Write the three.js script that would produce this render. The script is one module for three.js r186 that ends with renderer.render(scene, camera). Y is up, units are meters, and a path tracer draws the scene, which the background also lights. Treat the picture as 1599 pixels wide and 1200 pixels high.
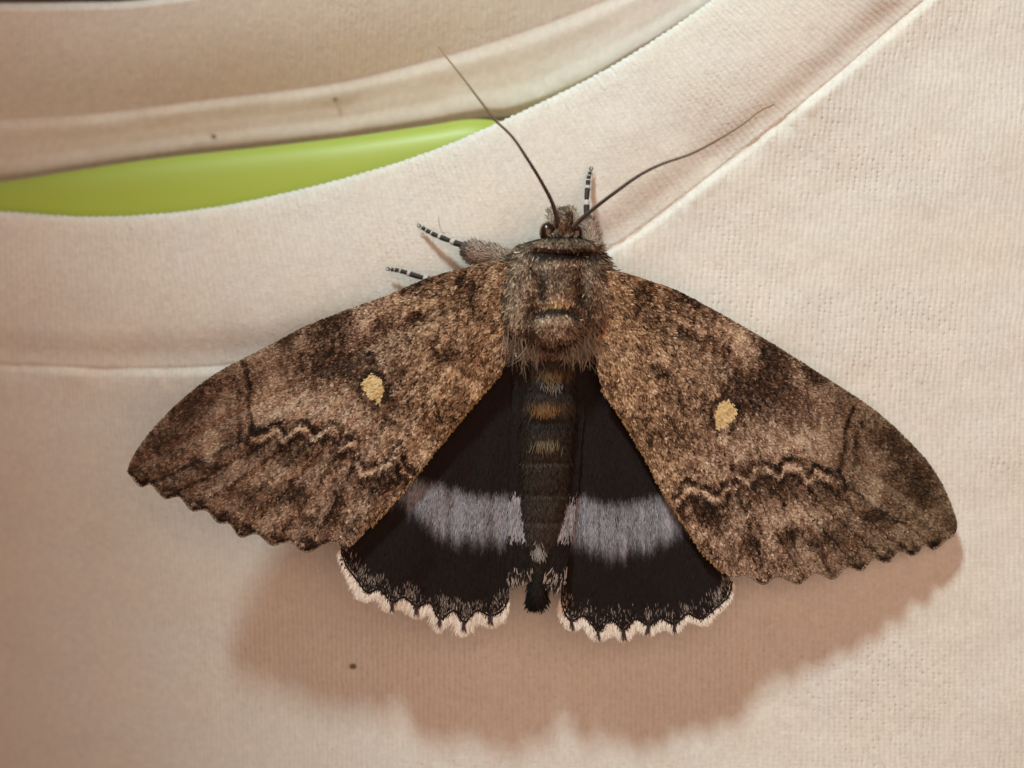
import * as THREE from 'three';
import { RectAreaLightUniformsLib } from 'three/addons/lights/RectAreaLightUniformsLib.js';

// ------------------------------------------------------------------ camera, lamps, exposure
const MM = 0.001, K = 0.00007, D = 0.115;           // K: metres per unit of the layout sheet at the shirt, D: distance of the lens
const scene = new THREE.Scene();
scene.background = new THREE.Color(0x000000);
const camera = new THREE.PerspectiveCamera(2 * Math.atan(600 * K / D) * 180 / Math.PI, 4 / 3, 0.01, 5);
camera.position.set(0, 0, D);
camera.lookAt(0, 0, 0);
camera.focus = 0.1082;
camera.userData.fStop = 12.5;
scene.add(camera);
const renderer = new THREE.WebGLRenderer({ antialias: true });
renderer.toneMapping = THREE.LinearToneMapping;
renderer.toneMappingExposure = 1;
renderer.shadowMap.enabled = true;
RectAreaLightUniformsLib.init();

const lampAt = new THREE.Vector3(-0.15, 0.42, 0.258);
const key = new THREE.SpotLight(new THREE.Color(0.775, 0.98, 0.94), 0.79, 0, 0.245, 1, 2);
key.position.copy(lampAt);
key.target.position.set(0.052, 0.004, 0); scene.add(key.target);
key.castShadow = true; key.shadow.radius = 1.5;
key.name = 'bulb_light';
scene.add(key);

const fill = new THREE.RectAreaLight(new THREE.Color(1.0, 0.625, 0.44), 1.76, 0.5, 0.4);
fill.position.set(0.06, 0.0, 0.37);
fill.lookAt(0.01, 0, 0);
fill.name = 'lamp_shade_light';
scene.add(fill);

// ------------------------------------------------------------------ helpers
function rngOf(seed) { let a = seed >>> 0; return () => { a |= 0; a = a + 0x6D2B79F5 | 0; let t = Math.imul(a ^ a >>> 15, 1 | a); t = t + Math.imul(t ^ t >>> 7, 61 | t) ^ t; return ((t ^ t >>> 14) >>> 0) / 4294967296; }; }
const R = rngOf(4711);
const gauss = (r = R) => (r() + r() + r() + r() - 2) * 1.73;
function hash(x, y, s) { let h = Math.imul(x, 374761393) + Math.imul(y, 668265263) + Math.imul(s, 974711) | 0; h = Math.imul(h ^ h >>> 13, 1274126177); return ((h ^ h >>> 16) >>> 0) / 4294967296; }
function noise(x, y, s = 0) {
  const i = Math.floor(x), j = Math.floor(y); let u = x - i, v = y - j;
  u = u * u * (3 - 2 * u); v = v * v * (3 - 2 * v);
  const a = hash(i, j, s), b = hash(i + 1, j, s), c = hash(i, j + 1, s), d = hash(i + 1, j + 1, s);
  return a + (b - a) * u + (c - a) * v + (a - b - c + d) * u * v;
}
function fbm(x, y, s = 0, o = 3) { let t = 0, a = 0.5, n = 0; for (let k = 0; k < o; k++) { t += a * noise(x, y, s + k * 17); n += a; a *= 0.55; x *= 2.03; y *= 2.03; } return t / n; }
const clamp = (x, a = 0, b = 1) => Math.min(b, Math.max(a, x));
const mix = (a, b, t) => a + (b - a) * t;
const smooth = (a, b, x) => { const t = clamp((x - a) / (b - a)); return t * t * (3 - 2 * t); };
const lin = c => { c /= 255; return c <= 0.04045 ? c / 12.92 : Math.pow((c + 0.055) / 1.055, 2.4); };
// a colour seen under the lamps of this scene turned into the colour of the thing itself
const EXPO = [0.80, 0.66, 0.55];
const own = (r, g, b) => [lin(r) / EXPO[0], lin(g) / EXPO[1], lin(b) / EXPO[2]];
const mix3 = (a, b, t) => [mix(a[0], b[0], t), mix(a[1], b[1], t), mix(a[2], b[2], t)];
// a place on the layout sheet (1599 x 1200 units), raised z millimetres in front of the shirt plane, in metres
function at(px, py, z) { const f = K * (1 - z * MM / D); return [(px - 799.5) * f, (600 - py) * f, z * MM]; }
// smooth curve through [x, y] knots, read by its first coordinate
function table(knots) {
  return x => {
    const n = knots.length; if (x <= knots[0][0]) return knots[0][1]; if (x >= knots[n - 1][0]) return knots[n - 1][1];
    let i = 0; while (knots[i + 1][0] < x) i++;
    const [x0, y0] = knots[i], [x1, y1] = knots[i + 1], h = x1 - x0, t = (x - x0) / h;
    const sl = k => k <= 0 ? (knots[1][1] - knots[0][1]) / (knots[1][0] - knots[0][0]) : k >= n - 1 ? (knots[n - 1][1] - knots[n - 2][1]) / (knots[n - 1][0] - knots[n - 2][0]) : (knots[k + 1][1] - knots[k - 1][1]) / (knots[k + 1][0] - knots[k - 1][0]);
    const m0 = sl(i) * h, m1 = sl(i + 1) * h, t2 = t * t, t3 = t2 * t;
    return (2 * t3 - 3 * t2 + 1) * y0 + (t3 - 2 * t2 + t) * m0 + (-2 * t3 + 3 * t2) * y1 + (t3 - t2) * m1;
  };
}
function spline2(pts, closed = false, tension = 0.5) { return new THREE.CatmullRomCurve3(pts.map(p => new THREE.Vector3(p[0], p[1], 0)), closed, closed ? 'catmullrom' : 'centripetal', tension); }
function grid(nu, nv, f, wrapU = false) {            // f(i/nu, j/nv) gives { p, uv, c }
  const P = [], U = [], C = [], I = [];
  for (let j = 0; j <= nv; j++) for (let i = 0; i <= nu; i++) { const q = f(i / nu, j / nv, i, j); P.push(...q.p); U.push(...(q.uv || [i / nu, j / nv])); if (q.c) C.push(...q.c); }
  for (let j = 0; j < nv; j++) for (let i = 0; i < nu; i++) { const a = j * (nu + 1) + i, b = a + 1, c = a + nu + 1, d = c + 1; I.push(a, c, b, b, c, d); }
  const g = new THREE.BufferGeometry();
  g.setAttribute('position', new THREE.Float32BufferAttribute(P, 3)); g.setAttribute('uv', new THREE.Float32BufferAttribute(U, 2));
  if (C.length) g.setAttribute('color', new THREE.Float32BufferAttribute(C, 3));
  g.setIndex(I); g.computeVertexNormals();
  if (wrapU) { const n = g.attributes.normal; for (let j = 0; j <= nv; j++) { const a = j * (nu + 1), b = a + nu; const v = new THREE.Vector3(n.getX(a) + n.getX(b), n.getY(a) + n.getY(b), n.getZ(a) + n.getZ(b)).normalize(); n.setXYZ(a, v.x, v.y, v.z); n.setXYZ(b, v.x, v.y, v.z); } }
  return g;
}
function mesh(name, geometry, material, parent) { const m = new THREE.Mesh(geometry, material); m.name = name; m.castShadow = m.receiveShadow = true; parent.add(m); return m; }
function tag(o, label, category, group, kind) { if (label) o.userData.label = label; if (category) o.userData.category = category; if (group) o.userData.group = group; if (kind) o.userData.kind = kind; return o; }
function thing(name, label, category) { const g = new THREE.Group(); g.name = name; scene.add(g); return tag(g, label, category); }

// flat strands (scales, hairs): each a narrow bent leaf of a few faces with a colour at root and tip
class Strands {
  constructor() { this.P = []; this.N = []; this.C = []; this.I = []; }
  add(pts, width, n, c0, c1, blunt = 0.5) {           // pts: world points root to tip; n: normal of what it lies on
    const k = pts.length, base = this.P.length / 3;
    for (let i = 0; i < k; i++) {
      const a = pts[Math.max(0, i - 1)], b = pts[Math.min(k - 1, i + 1)];
      const d = [b[0] - a[0], b[1] - a[1], b[2] - a[2]];
      let s = [d[1] * n[2] - d[2] * n[1], d[2] * n[0] - d[0] * n[2], d[0] * n[1] - d[1] * n[0]];
      const l = Math.hypot(...s) || 1, t = i / (k - 1), w = width * 0.5 * (t < 0.5 ? mix(0.55, 1, t * 2) : mix(1, blunt, (t - 0.5) * 2)) / l;
      for (const e of [-1, 1]) {
        this.P.push(pts[i][0] + e * s[0] * w, pts[i][1] + e * s[1] * w, pts[i][2] + e * s[2] * w);
        this.N.push(n[0] + e * s[0] / l * 0.35, n[1] + e * s[1] / l * 0.35, n[2] + e * s[2] / l * 0.35);
        this.C.push(mix(c0[0], c1[0], t), mix(c0[1], c1[1], t), mix(c0[2], c1[2], t));
      }
      if (i) { const q = base + i * 2; this.I.push(q - 2, q - 1, q, q - 1, q + 1, q); }
    }
  }
  build(name, material, parent, label) {
    const g = new THREE.BufferGeometry();
    g.setAttribute('position', new THREE.Float32BufferAttribute(this.P, 3));
    g.setAttribute('normal', new THREE.Float32BufferAttribute(this.N, 3));
    g.setAttribute('color', new THREE.Float32BufferAttribute(this.C, 3));
    g.setIndex(this.I); g.normalizeNormals();
    const m = mesh(name, g, material, parent); m.userData.kind = 'stuff'; if (label) m.userData.label = label; return m;
  }
}
function inside(poly, x, y) { let c = false; for (let i = 0, j = poly.length - 1; i < poly.length; j = i++) { const [xi, yi] = poly[i], [xj, yj] = poly[j]; if ((yi > y) !== (yj > y) && x < (xj - xi) * (y - yi) / (yj - yi) + xi) c = !c; } return c; }
function toPolyline(pts, x, y) { let m = 1e9; for (let i = 0; i + 1 < pts.length; i++) { const [ax, ay] = pts[i], [bx, by] = pts[i + 1], dx = bx - ax, dy = by - ay; const t = clamp(((x - ax) * dx + (y - ay) * dy) / (dx * dx + dy * dy)); const d = Math.hypot(x - ax - t * dx, y - ay - t * dy); if (d < m) m = d; } return m; }

// ------------------------------------------------------------------ knit cloth
function knitTextures(nx, ny, size, kind, seed) {
  const h = new Uint8Array(size * size * 4), c = new Uint8Array(size * size * 4);
  const r = rngOf(seed), hole = new Float32Array(nx * ny), lift = new Float32Array(nx * ny), wob = new Float32Array(nx * ny);
  for (let i = 0; i < nx * ny; i++) { hole[i] = Math.pow(r(), kind === 'rib' ? 2.2 : 2.6); lift[i] = r(); wob[i] = r() - 0.5; }
  const cell = (i, j) => ((j + ny) % ny) * nx + (i + nx) % nx;
  const tn = (x, y, f, s) => { // tiling noise
    const X = x * f, Y = y * f, i = Math.floor(X), j = Math.floor(Y); let u = X - i, v = Y - j; u = u * u * (3 - 2 * u); v = v * v * (3 - 2 * v);
    const q = (a, b) => hash(((a % f) + f) % f, ((b % f) + f) % f, s);
    return mix(mix(q(i, j), q(i + 1, j), u), mix(q(i, j + 1), q(i + 1, j + 1), u), v);
  };
  for (let y = 0; y < size; y++) for (let x = 0; x < size; x++) {
    const X = x / size, Y = y / size;
    let fx = X * nx + (tn(X, Y, 24, seed) - 0.5) * 0.45, fy = Y * ny + (tn(X, Y, 20, seed + 1) - 0.5) * 0.7;
    const stag = kind === 'rib' ? (Math.floor(fx) & 1) * 0.5 : 0; fy += stag;
    const i = Math.floor(fx), j = Math.floor(fy), u = fx - i, v = fy - j;
    let z;
    const vr = Math.abs(u - 0.5) * 2;                                     // 0 on the wale, 1 in the gutter
    const leg = Math.cos((v + (u < 0.5 ? u : 1 - u) * 0.9) * 6.2832);     // the loops' V
    const lf = lift[cell(i, j)];
    z = (kind === 'rib' ? 0.36 : 0.46) * (1 - vr * vr) + 0.07 * leg * (1 - vr) + (kind === 'rib' ? 0.2 : 0.08) * lf;
    let dots = 0; const worn = 0.12 + 1.0 * Math.pow(tn(X, Y, 5, seed + 21), 2);
    for (let a = 0; a <= 1; a++) for (let b = 0; b <= 1; b++) {
      const du = (u - a) / (kind === 'rib' ? 0.3 : 0.2), dv = (v - b) / 0.34;
      dots += worn * hole[cell(i + a, j + b)] * Math.exp(-du * du - dv * dv);
    }
    z -= (kind === 'rib' ? 1.15 : 1.3) * dots;
    const fz = tn(X, Y, 160, seed + 5) * 0.6 + tn(X, Y, 420, seed + 6) * 0.4;
    z += 0.2 * (fz - 0.5) + 0.2 * (tn(X, Y, 48, seed + 8) - 0.5);
    const o = (y * size + x) * 4;
    h[o] = h[o + 1] = h[o + 2] = 255 * clamp(0.5 + z * 0.5); h[o + 3] = 255;
    const g = 236 + 11 * (tn(X, Y, 90, seed + 9) - 0.5) + 13 * (tn(X, Y, 300, seed + 10) - 0.5) + 3 * (tn(X, Y, 12, seed + 12) - 0.5), t = tn(X, Y, 9, seed + 11) - 0.5;
    c[o] = clamp(g + 1 + 2 * t, 0, 255); c[o + 1] = clamp(g - 3, 0, 255); c[o + 2] = clamp(g - 8 - 4 * t, 0, 255); c[o + 3] = 255;
  }
  const mk = (d, srgb) => { const t = new THREE.DataTexture(d, size, size); t.wrapS = t.wrapT = THREE.RepeatWrapping; t.magFilter = THREE.LinearFilter; t.minFilter = THREE.LinearMipmapLinearFilter; t.generateMipmaps = true; if (srgb) t.colorSpace = THREE.SRGBColorSpace; t.needsUpdate = true; return t; };
  return { bump: mk(h), map: mk(c, true) };
}
const CELLW = 0.00060, CELLH = 0.00046;
const jersey = knitTextures(64, 84, 1536, 'jersey', 11), rib = knitTextures(64, 84, 1536, 'rib', 37);
function cloth(t, bump) { return new THREE.MeshPhysicalMaterial({ color: new THREE.Color(0.92, 0.92, 0.92), map: t.map, bumpMap: t.bump, bumpScale: bump, roughness: 0.95, specularIntensity: 0.25, sheen: 0.25, sheenRoughness: 0.6, sheenColor: new THREE.Color(1, 0.95, 0.9), side: THREE.DoubleSide }); }
const jerseyCloth = cloth(jersey, 0.00014), ribCloth = cloth(rib, 0.00014), tapeCloth = cloth(jersey, 0.00003);
const TW = 64 * CELLW, TH = 84 * CELLH;

// how far the hanging shirt front lies behind the plane of the layout sheet, in mm
function depth(px, py) {
  const l = Math.max(0, (760 - px) / 760);
  let z = -9 * Math.pow(l, 1.3) - 0.0165 * Math.pow(Math.min(l, 1.3), 1.7) * (py - 340) - 3.4 * smooth(560, 1060, py) * (1 - smooth(800, 1330, px));
  z += 0.9 * (fbm(px / 330 + 3, py / 210, 5, 2) - 0.5) + 0.28 * (fbm(px / 120 + 9, py / 70, 8, 2) - 0.5) * smooth(700, 1100, px);
  return z;
}
const shirt = thing('t_shirt', 'white knitted cotton t-shirt with ribbed round neckline hanging behind the moth', 't-shirt');
const NECK = [ // neckline edge and the seam below it, in pairs
  [-250, 318, -250, 564], [0, 331, 0, 567], [150, 339, 165, 574], [300, 329, 340, 571], [450, 301, 500, 549], [600, 261, 665, 500], [700, 226, 785, 456], [780, 191, 880, 418], [850, 158, 965, 379], [950, 107, 1080, 296], [1050, 44, 1192, 208], [1110, 1, 1262, 153], [1200, -70, 1366, 66], [1400, -240, 1580, -124], [1550, -380, 1740, -262]];
const edgeC = spline2(NECK.map(p => [p[0], p[1]])), seamC = spline2(NECK.map(p => [p[2], p[3]]));
const SEG = 900, edge = [], seam = [];
for (let i = 0; i <= SEG; i++) { const a = edgeC.getPoint(i / SEG), b = seamC.getPoint(i / SEG); edge.push([a.x, a.y]); seam.push([b.x, b.y]); }
const along = [0]; for (let i = 1; i <= SEG; i++) along.push(along[i - 1] + Math.hypot((edge[i][0] + seam[i][0] - edge[i - 1][0] - seam[i - 1][0]) / 2, (edge[i][1] + seam[i][1] - edge[i - 1][1] - seam[i - 1][1]) / 2));
{ // ribbed collar: doubled cloth, rolled over at the neckline, sunk into the seam below
  const across = [[-60, -2.2], [-30, -2.0], [-10, -1.8], [-3, -1.5], [0, -0.95], [1, -0.5], [3, -0.15], [6, 0.05], [12, 0.22], [24, 0.4]];
  const prof = d => d < 24 ? null : 0.4 + 0.55 * Math.sin(clamp((d - 24) / 190) * Math.PI) - 0.62 * smooth(175, 234, d) - 1.5 * smooth(235, 256, d);
  const rows = across.map(a => a[0]); for (let k = 1; k <= 40; k++) rows.push(24 + (236 - 24) * k / 40); rows.push(241, 248, 256);
  const g = grid(SEG, rows.length - 1, (u, v, i, j) => {
    const e = edge[i], s = seam[i], L = Math.hypot(s[0] - e[0], s[1] - e[1]), d = rows[j];
    const t = (d < 0 ? -d : d) / 236, x = mix(e[0], s[0], t), y = mix(e[1], s[1], t);
    let z = depth(x, y) + (j < across.length ? across[j][1] : prof(d));
    const loop = 0.5 + 0.5 * Math.cos(along[i] / 11.5 * 6.2832);
    const k = Math.exp(-Math.pow(d / 5, 2)), w = -(1.6 * loop * (0.5 + hash(Math.floor(along[i] / 11.5 + 0.5), 3, 7))) * k;
    const nx = (s[0] - e[0]) / L, ny = (s[1] - e[1]) / L;
    z += 0.05 * (noise(along[i] / 30, d / 40, 4) - 0.5) * smooth(0, 30, d) + 0.35 * (noise(along[i] / 60, 1, 2) - 0.5) * smooth(150, 220, d);
    return { p: at(x + nx * w, y + ny * w, z), uv: [along[i] * K / TW, d * K * L / 236 / TH] };
  });
  mesh('front_collar', g, ribCloth, shirt);
}
{ // front panel, rising in a rounded ridge out of the seam
  const far = table([[-250, -250], [350, 350], [800, 850], [1080, 1400], [1262, 1850], [1740, 2300]]), farY = table([[-250, 1480], [800, 1480], [1080, 1480], [1262, 1480], [1500, 700], [1740, 100]]);
  const rows = [0, 1, 2, 3, 4, 5.5, 7, 9, 11, 14, 18, 23, 30, 38, 48, 60]; const N1 = rows.length; const NR = 150;
  const g = grid(SEG, N1 - 1 + NR, (u, v, i, j) => {
    const s = seam[i], ex = far(s[0]), ey = farY(s[0]), L = Math.hypot(ex - s[0], ey - s[1]);
    const d = j < N1 ? rows[j] : mix(60, L, (j - N1 + 1) / NR), x = mix(s[0], ex, d / L), y = mix(s[1], ey, d / L);
    const puck = noise(along[i] / 13, 0, 31) - 0.5;
    const z = depth(x, y) - 0.2 + 0.42 * smooth(0, 16, d) + (0.22 * puck + 0.3 * (noise(along[i] / 70, 5, 2) - 0.5)) * smooth(0, 5, d) * (1 - smooth(14, 34, d)) - 0.22 * smooth(16, 80, d);
    const p = at(x, y + 1.6 * puck * (1 - smooth(2, 12, d)), z);
    const lean = 0.10 * (1 - smooth(300, 1000, y)) * smooth(800, 1400, x);
    return { p, uv: [(p[0] + p[1] * -lean) / TW, p[1] / TH] };
  });
  mesh('front_panel', g, jerseyCloth, shirt);
}
{ // loose fibres standing off the knit
  const S = new Strands(), rnd = rngOf(77), f = Math.PI * 2;
  for (let i = 0; i < 1100; i++) {
    let x = mix(-40, 1640, rnd()), y = mix(0, 1240, rnd()); let up = 0.12;
    if (i % 40 === 0) { const k = Math.floor(mix(60, SEG * 0.86, rnd())), q = i % 80 === 0 ? edge[k] : seam[k]; x = q[0] + 3 * gauss(rnd); y = q[1] + 4 + 3 * gauss(rnd); up = 0.25; }
    else { let top = 0; for (let k = 0; k < SEG; k += 6) if (edge[k][0] <= x) top = edge[k][1]; if (y < top + 12) continue; }
    const a = rnd() * f, len = 7 + 16 * rnd(), b = 0.8 * gauss(rnd), pp = [];
    for (let k = 0; k < 4; k++) { const t = k / 3, X = x + len * t * Math.cos(a + b * t), Y = y + len * t * Math.sin(a + b * t); pp.push(at(X, Y, depth(X, Y) + 0.5 + up * Math.sin(t * 2.6))); }
    const c = mix3([0.55, 0.53, 0.5], [0.82, 0.8, 0.76], rnd()); S.add(pp, (0.3 + 0.3 * rnd()) * K, [0, 0, 1], c, c, 0.4);
  }
  S.build('loose_fibres', new THREE.MeshPhysicalMaterial({ vertexColors: true, roughness: 0.9, specularIntensity: 0.2, side: THREE.DoubleSide }), shirt);
}
// the inside of the back, seen through the neck opening
const tapeTop = table([[-300, 196], [0, 190], [150, 181], [320, 160], [525, 134], [650, 104], [800, 60], [950, 3], [1100, -70], [1300, -190]]);
const tapeLow = table([[-300, 305], [0, 285], [125, 266], [250, 248], [415, 230], [550, 214], [675, 196], [750, 183], [800, 180], [900, 142], [1000, 84], [1090, 27], [1300, -124]]);
const backTop = table([[-300, 4], [0, 5], [110, 4], [220, 0], [400, -30], [700, -110], [1000, -230], [1300, -400]]);
const backZ = px => depth(Math.min(px, 900), 300) - 15 + 5 * smooth(700, 1050, px);
const lean = (px, y) => (250 - y) * 0.07 * mix(0.52, 0.2, smooth(250, 1080, px));   // the back neck leans forward over the opening
{
  const strip = (name, top, low, nv, prof, mat, k) => mesh(name, grid(420, nv, (u, v) => {
    const x = mix(-300, 1300, u), y = mix(top(x), low(x), v);
    return { p: at(x, y, backZ(x) + lean(x, y) + prof(v, x)), uv: [x * K / TW, k * (y - low(x)) * K / TH] };
  }), mat, shirt);
  strip('back_collar', backTop, tapeTop, 40, (v, x) => -1.2 * (1 - smooth(0, 0.05, v)) + 0.7 * Math.sin(v * 3.14) - 0.2, ribCloth, 1);
  strip('neck_tape', x => tapeTop(x) - 4, tapeLow, 44, (v, x) => 0.2 + 0.25 * smooth(0, 0.2, v) - 0.12 * smooth(0.2, 0.45, v) + 0.25 * smooth(0.6, 0.85, v) - 0.5 * smooth(0.88, 1, v) + 0.3 * (fbm(x / 90, v * 2, 3, 2) - 0.5), tapeCloth, 1);
  strip('back_panel', x => tapeLow(x) - 30, x => tapeLow(x) + 380, 12, v => -1.4 - 1.5 * v, jerseyCloth, 1);
}

// ------------------------------------------------------------------ wall behind and hanger
{
  const g = new THREE.PlaneGeometry(1.2, 1.0); const w = mesh('wall', g, new THREE.MeshStandardMaterial({ color: new THREE.Color(0.16, 0.13, 0.12), roughness: 0.9 }), scene);
  w.position.set(0, 0, -0.12); tag(w, 'dull dark wall behind the shirt', null, null, 'structure');
}
{
  const top = table([[-300, 312], [0, 284], [125, 265], [250, 247], [415, 229], [550, 213], [675, 195], [740, 186], [800, 192], [900, 205], [1000, 215]]);
  const bar = thing('clothes_hanger', 'glossy lime green plastic clothes hanger inside the neck opening of the shirt', 'hanger');
  const g = grid(64, 200, (u, v) => {
    const x = mix(-300, 1000, v), hh = mix(92, 66, smooth(0, 900, x)), a = u * 2 * Math.PI, e = 0.62;
    const cx = Math.sign(Math.cos(a)) * Math.pow(Math.abs(Math.cos(a)), e), sy = Math.sign(Math.sin(a)) * Math.pow(Math.abs(Math.sin(a)), e);
    const z0 = depth(x, 300) - 6.6, y = top(x) + hh - sy * hh;
    return { p: at(x, y, z0 + 3.2 * cx), uv: [u, v] };
  }, true);
  mesh('bar', g, new THREE.MeshPhysicalMaterial({ color: new THREE.Color(0.40, 0.50, 0.075), roughness: 0.5, clearcoat: 0.08, clearcoatRoughness: 0.3, side: THREE.DoubleSide }), bar);
}

// ------------------------------------------------------------------ the moth
const moth = thing('moth', 'large mottled brown moth with spread wings and grey-banded black hindwings on the shirt', 'moth');
const scaleMat = new THREE.MeshPhysicalMaterial({ vertexColors: true, roughness: 0.85, specularIntensity: 0.15, side: THREE.DoubleSide });
const hairMat = new THREE.MeshPhysicalMaterial({ vertexColors: true, roughness: 0.62, specularIntensity: 0.5, side: THREE.DoubleSide });
const velvetMat = new THREE.MeshPhysicalMaterial({ vertexColors: true, roughness: 0.85, specularIntensity: 0.2, side: THREE.DoubleSide });
const skinMat = new THREE.MeshPhysicalMaterial({ vertexColors: true, roughness: 0.75, specularIntensity: 0.3, side: THREE.DoubleSide });

// a thin closed blade from an outline: rings from the middle to the edge, an upper and a lower face
function blade(outline, center, zf, thick, colorf, rings = 26) {
  const n = outline.length, P = [], C = [], I = [];
  for (const under of [0, 1]) {
    for (let r = 0; r <= rings; r++) for (let i = 0; i < n; i++) {
      const t = Math.pow(r / rings, 0.8), x = mix(center[0], outline[i][0], t), y = mix(center[1], outline[i][1], t);
      P.push(...at(x, y, zf(x, y) - under * thick)); C.push(...colorf(x, y));
    }
    const o = under * (rings + 1) * n;
    for (let r = 0; r < rings; r++) for (let i = 0; i < n; i++) { const a = o + r * n + i, b = o + r * n + (i + 1) % n, c = a + n, d = b + n; under ? I.push(a, c, b, b, c, d) : I.push(a, b, c, b, d, c); }
  }
  const o1 = rings * n, o2 = (rings + 1) * n + rings * n;
  for (let i = 0; i < n; i++) { const j = (i + 1) % n; I.push(o1 + i, o1 + j, o2 + i, o1 + j, o2 + j, o2 + i); }
  const g = new THREE.BufferGeometry();
  g.setAttribute('position', new THREE.Float32BufferAttribute(P, 3)); g.setAttribute('color', new THREE.Float32BufferAttribute(C, 3));
  g.setIndex(I); g.computeVertexNormals(); return g;
}
function outlineOf(pts, n) { const c = spline2(pts, true, 0.55), o = []; for (let i = 0; i < n; i++) { const p = c.getPoint(i / n); o.push([p.x, p.y]); } return o; }
function normalOf(zf, x, y) { const e = 4, a = at(x + e, y, zf(x + e, y)), b = at(x - e, y, zf(x - e, y)), c = at(x, y - e, zf(x, y - e)), d = at(x, y + e, zf(x, y + e)); const n = new THREE.Vector3(a[0] - b[0], a[1] - b[1], a[2] - b[2]).cross(new THREE.Vector3(c[0] - d[0], c[1] - d[1], c[2] - d[2])).normalize(); return [n.x, n.y, n.z]; }

const LEFT = { root: [785, 430], tip: [203, 735], tor: [545, 850] }, RIGHT = { root: [950, 435], tip: [1493, 835], tor: [1150, 905] };
function frame(w) { const ax = w.tip[0] - w.root[0], ay = w.tip[1] - w.root[1], bx = w.tor[0] - w.root[0], by = w.tor[1] - w.root[1], det = ax * by - bx * ay; return { ab: (x, y) => { x -= w.root[0]; y -= w.root[1]; return [(x * by - bx * y) / det, (ax * y - x * ay) / det]; }, xy: (a, b) => [w.root[0] + a * ax + b * bx, w.root[1] + a * ay + b * by] }; }
const FL = frame(LEFT), FR = frame(RIGHT);

// ---- markings of the forewing, on the sheet of the moth's own left-hand drawing
const BLOBS = [ // x, y, rx, ry, turn, strength (dark below zero)
  [532, 540, 52, 40, 0.9, -0.34], [560, 580, 36, 20, 0.6, -0.25], [520, 503, 26, 16, -0.4, -0.34], [451, 527, 17, 14, -0.5, -0.5], [495, 575, 46, 30, 0.5, -0.2],
  [645, 447, 42, 12, -0.32, -0.34], [657, 492, 17, 12, 0, -0.5], [695, 554, 17, 13, 0, -0.55], [617, 500, 20, 9, -0.3, -0.25], [735, 440, 16, 20, 0, -0.34], [716, 470, 14, 30, 0.4, -0.2],
  [560, 512, 22, 40, 0.5, 0.28], [470, 533, 14, 12, 0, 0.2], [440, 640, 34, 42, 0.2, 0.16], [520, 640, 50, 26, 0.1, 0.1], [420, 600, 18, 30, 0.2, 0.12],
  [322, 612, 46, 20, -0.65, -0.3], [276, 668, 40, 24, -0.5, -0.27], [240, 715, 40, 30, -0.6, -0.16], [334, 690, 12, 28, 0.1, 0.26], [350, 590, 20, 10, -0.6, 0.12],
  [330, 725, 26, 12, 0.1, -0.38], [363, 726, 16, 12, 0, 0.2], [472, 772, 22, 14, 0.5, -0.34], [500, 768, 22, 26, 0.3, 0.3], [455, 742, 22, 18, 0, 0.2], [522, 790, 12, 36, 0.25, -0.32], [575, 775, 26, 40, 0.7, -0.12], [610, 754, 32, 18, -0.6, -0.26],
  [600, 470, 40, 18, -0.4, 0.16], [692, 520, 10, 22, 0.4, 0.22], [740, 606, 14, 16, 0.7, 0.26], [655, 480, 40, 4, -0.35, 0.3], [720, 575, 30, 24, 0.6, 0.1], [640, 640, 50, 44, 0.6, -0.06], [760, 520, 26, 40, 0, 0.08],
  [400, 780, 46, 26, 0.35, -0.05], [430, 805, 18, 16, 0, 0.12], [560, 800, 22, 18, 0.4, 0.14], [300, 755, 40, 16, 0.4, -0.06], [480, 815, 24, 12, 0.2, -0.14], [620, 585, 12, 34, 0.3, -0.18], [655, 600, 9, 40, 0.5, -0.14], [700, 640, 10, 40, 0.7, -0.16]];
const ZIG = [[398, 684], [412, 681], [426, 670], [438, 671], [446, 687], [468, 667], [480, 667], [489, 683], [512, 668], [526, 670], [533, 682], [530, 701], [556, 684], [558, 714], [568, 738], [592, 728], [608, 720], [622, 696], [628, 728], [650, 744]];
const ZIG_R = [[1058, 780], [1066, 764], [1078, 758], [1098, 764], [1118, 776], [1128, 774], [1134, 758], [1150, 756], [1145, 734], [1168, 750], [1179, 727], [1200, 730], [1214, 744], [1224, 725], [1247, 728], [1261, 750], [1273, 734], [1290, 746]].map(p => FL.xy(...FR.ab(...p)));
const zigzag = Z => [[Z.map(([x, y]) => [x - 4, y + 27]), 15, -0.15], [Z.map(([x, y]) => [x - 14, y + 62]), 16, 0.10], [Z.map(([x, y]) => [x - 22, y + 92]), 13, -0.12], [Z.map(([x, y]) => [x + 12, y - 42]), 20, 0.08], [Z.map(([x, y]) => [x + 1, y + 2]), 3.0, 0.42], [Z.map(([x, y]) => [x + 3, y - 9]), 4.6, -0.42], [Z.map(([x, y]) => [x - 2, y + 14]), 5, -0.22]];
const ZIGS = [zigzag(ZIG), zigzag(ZIG_R)];
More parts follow.
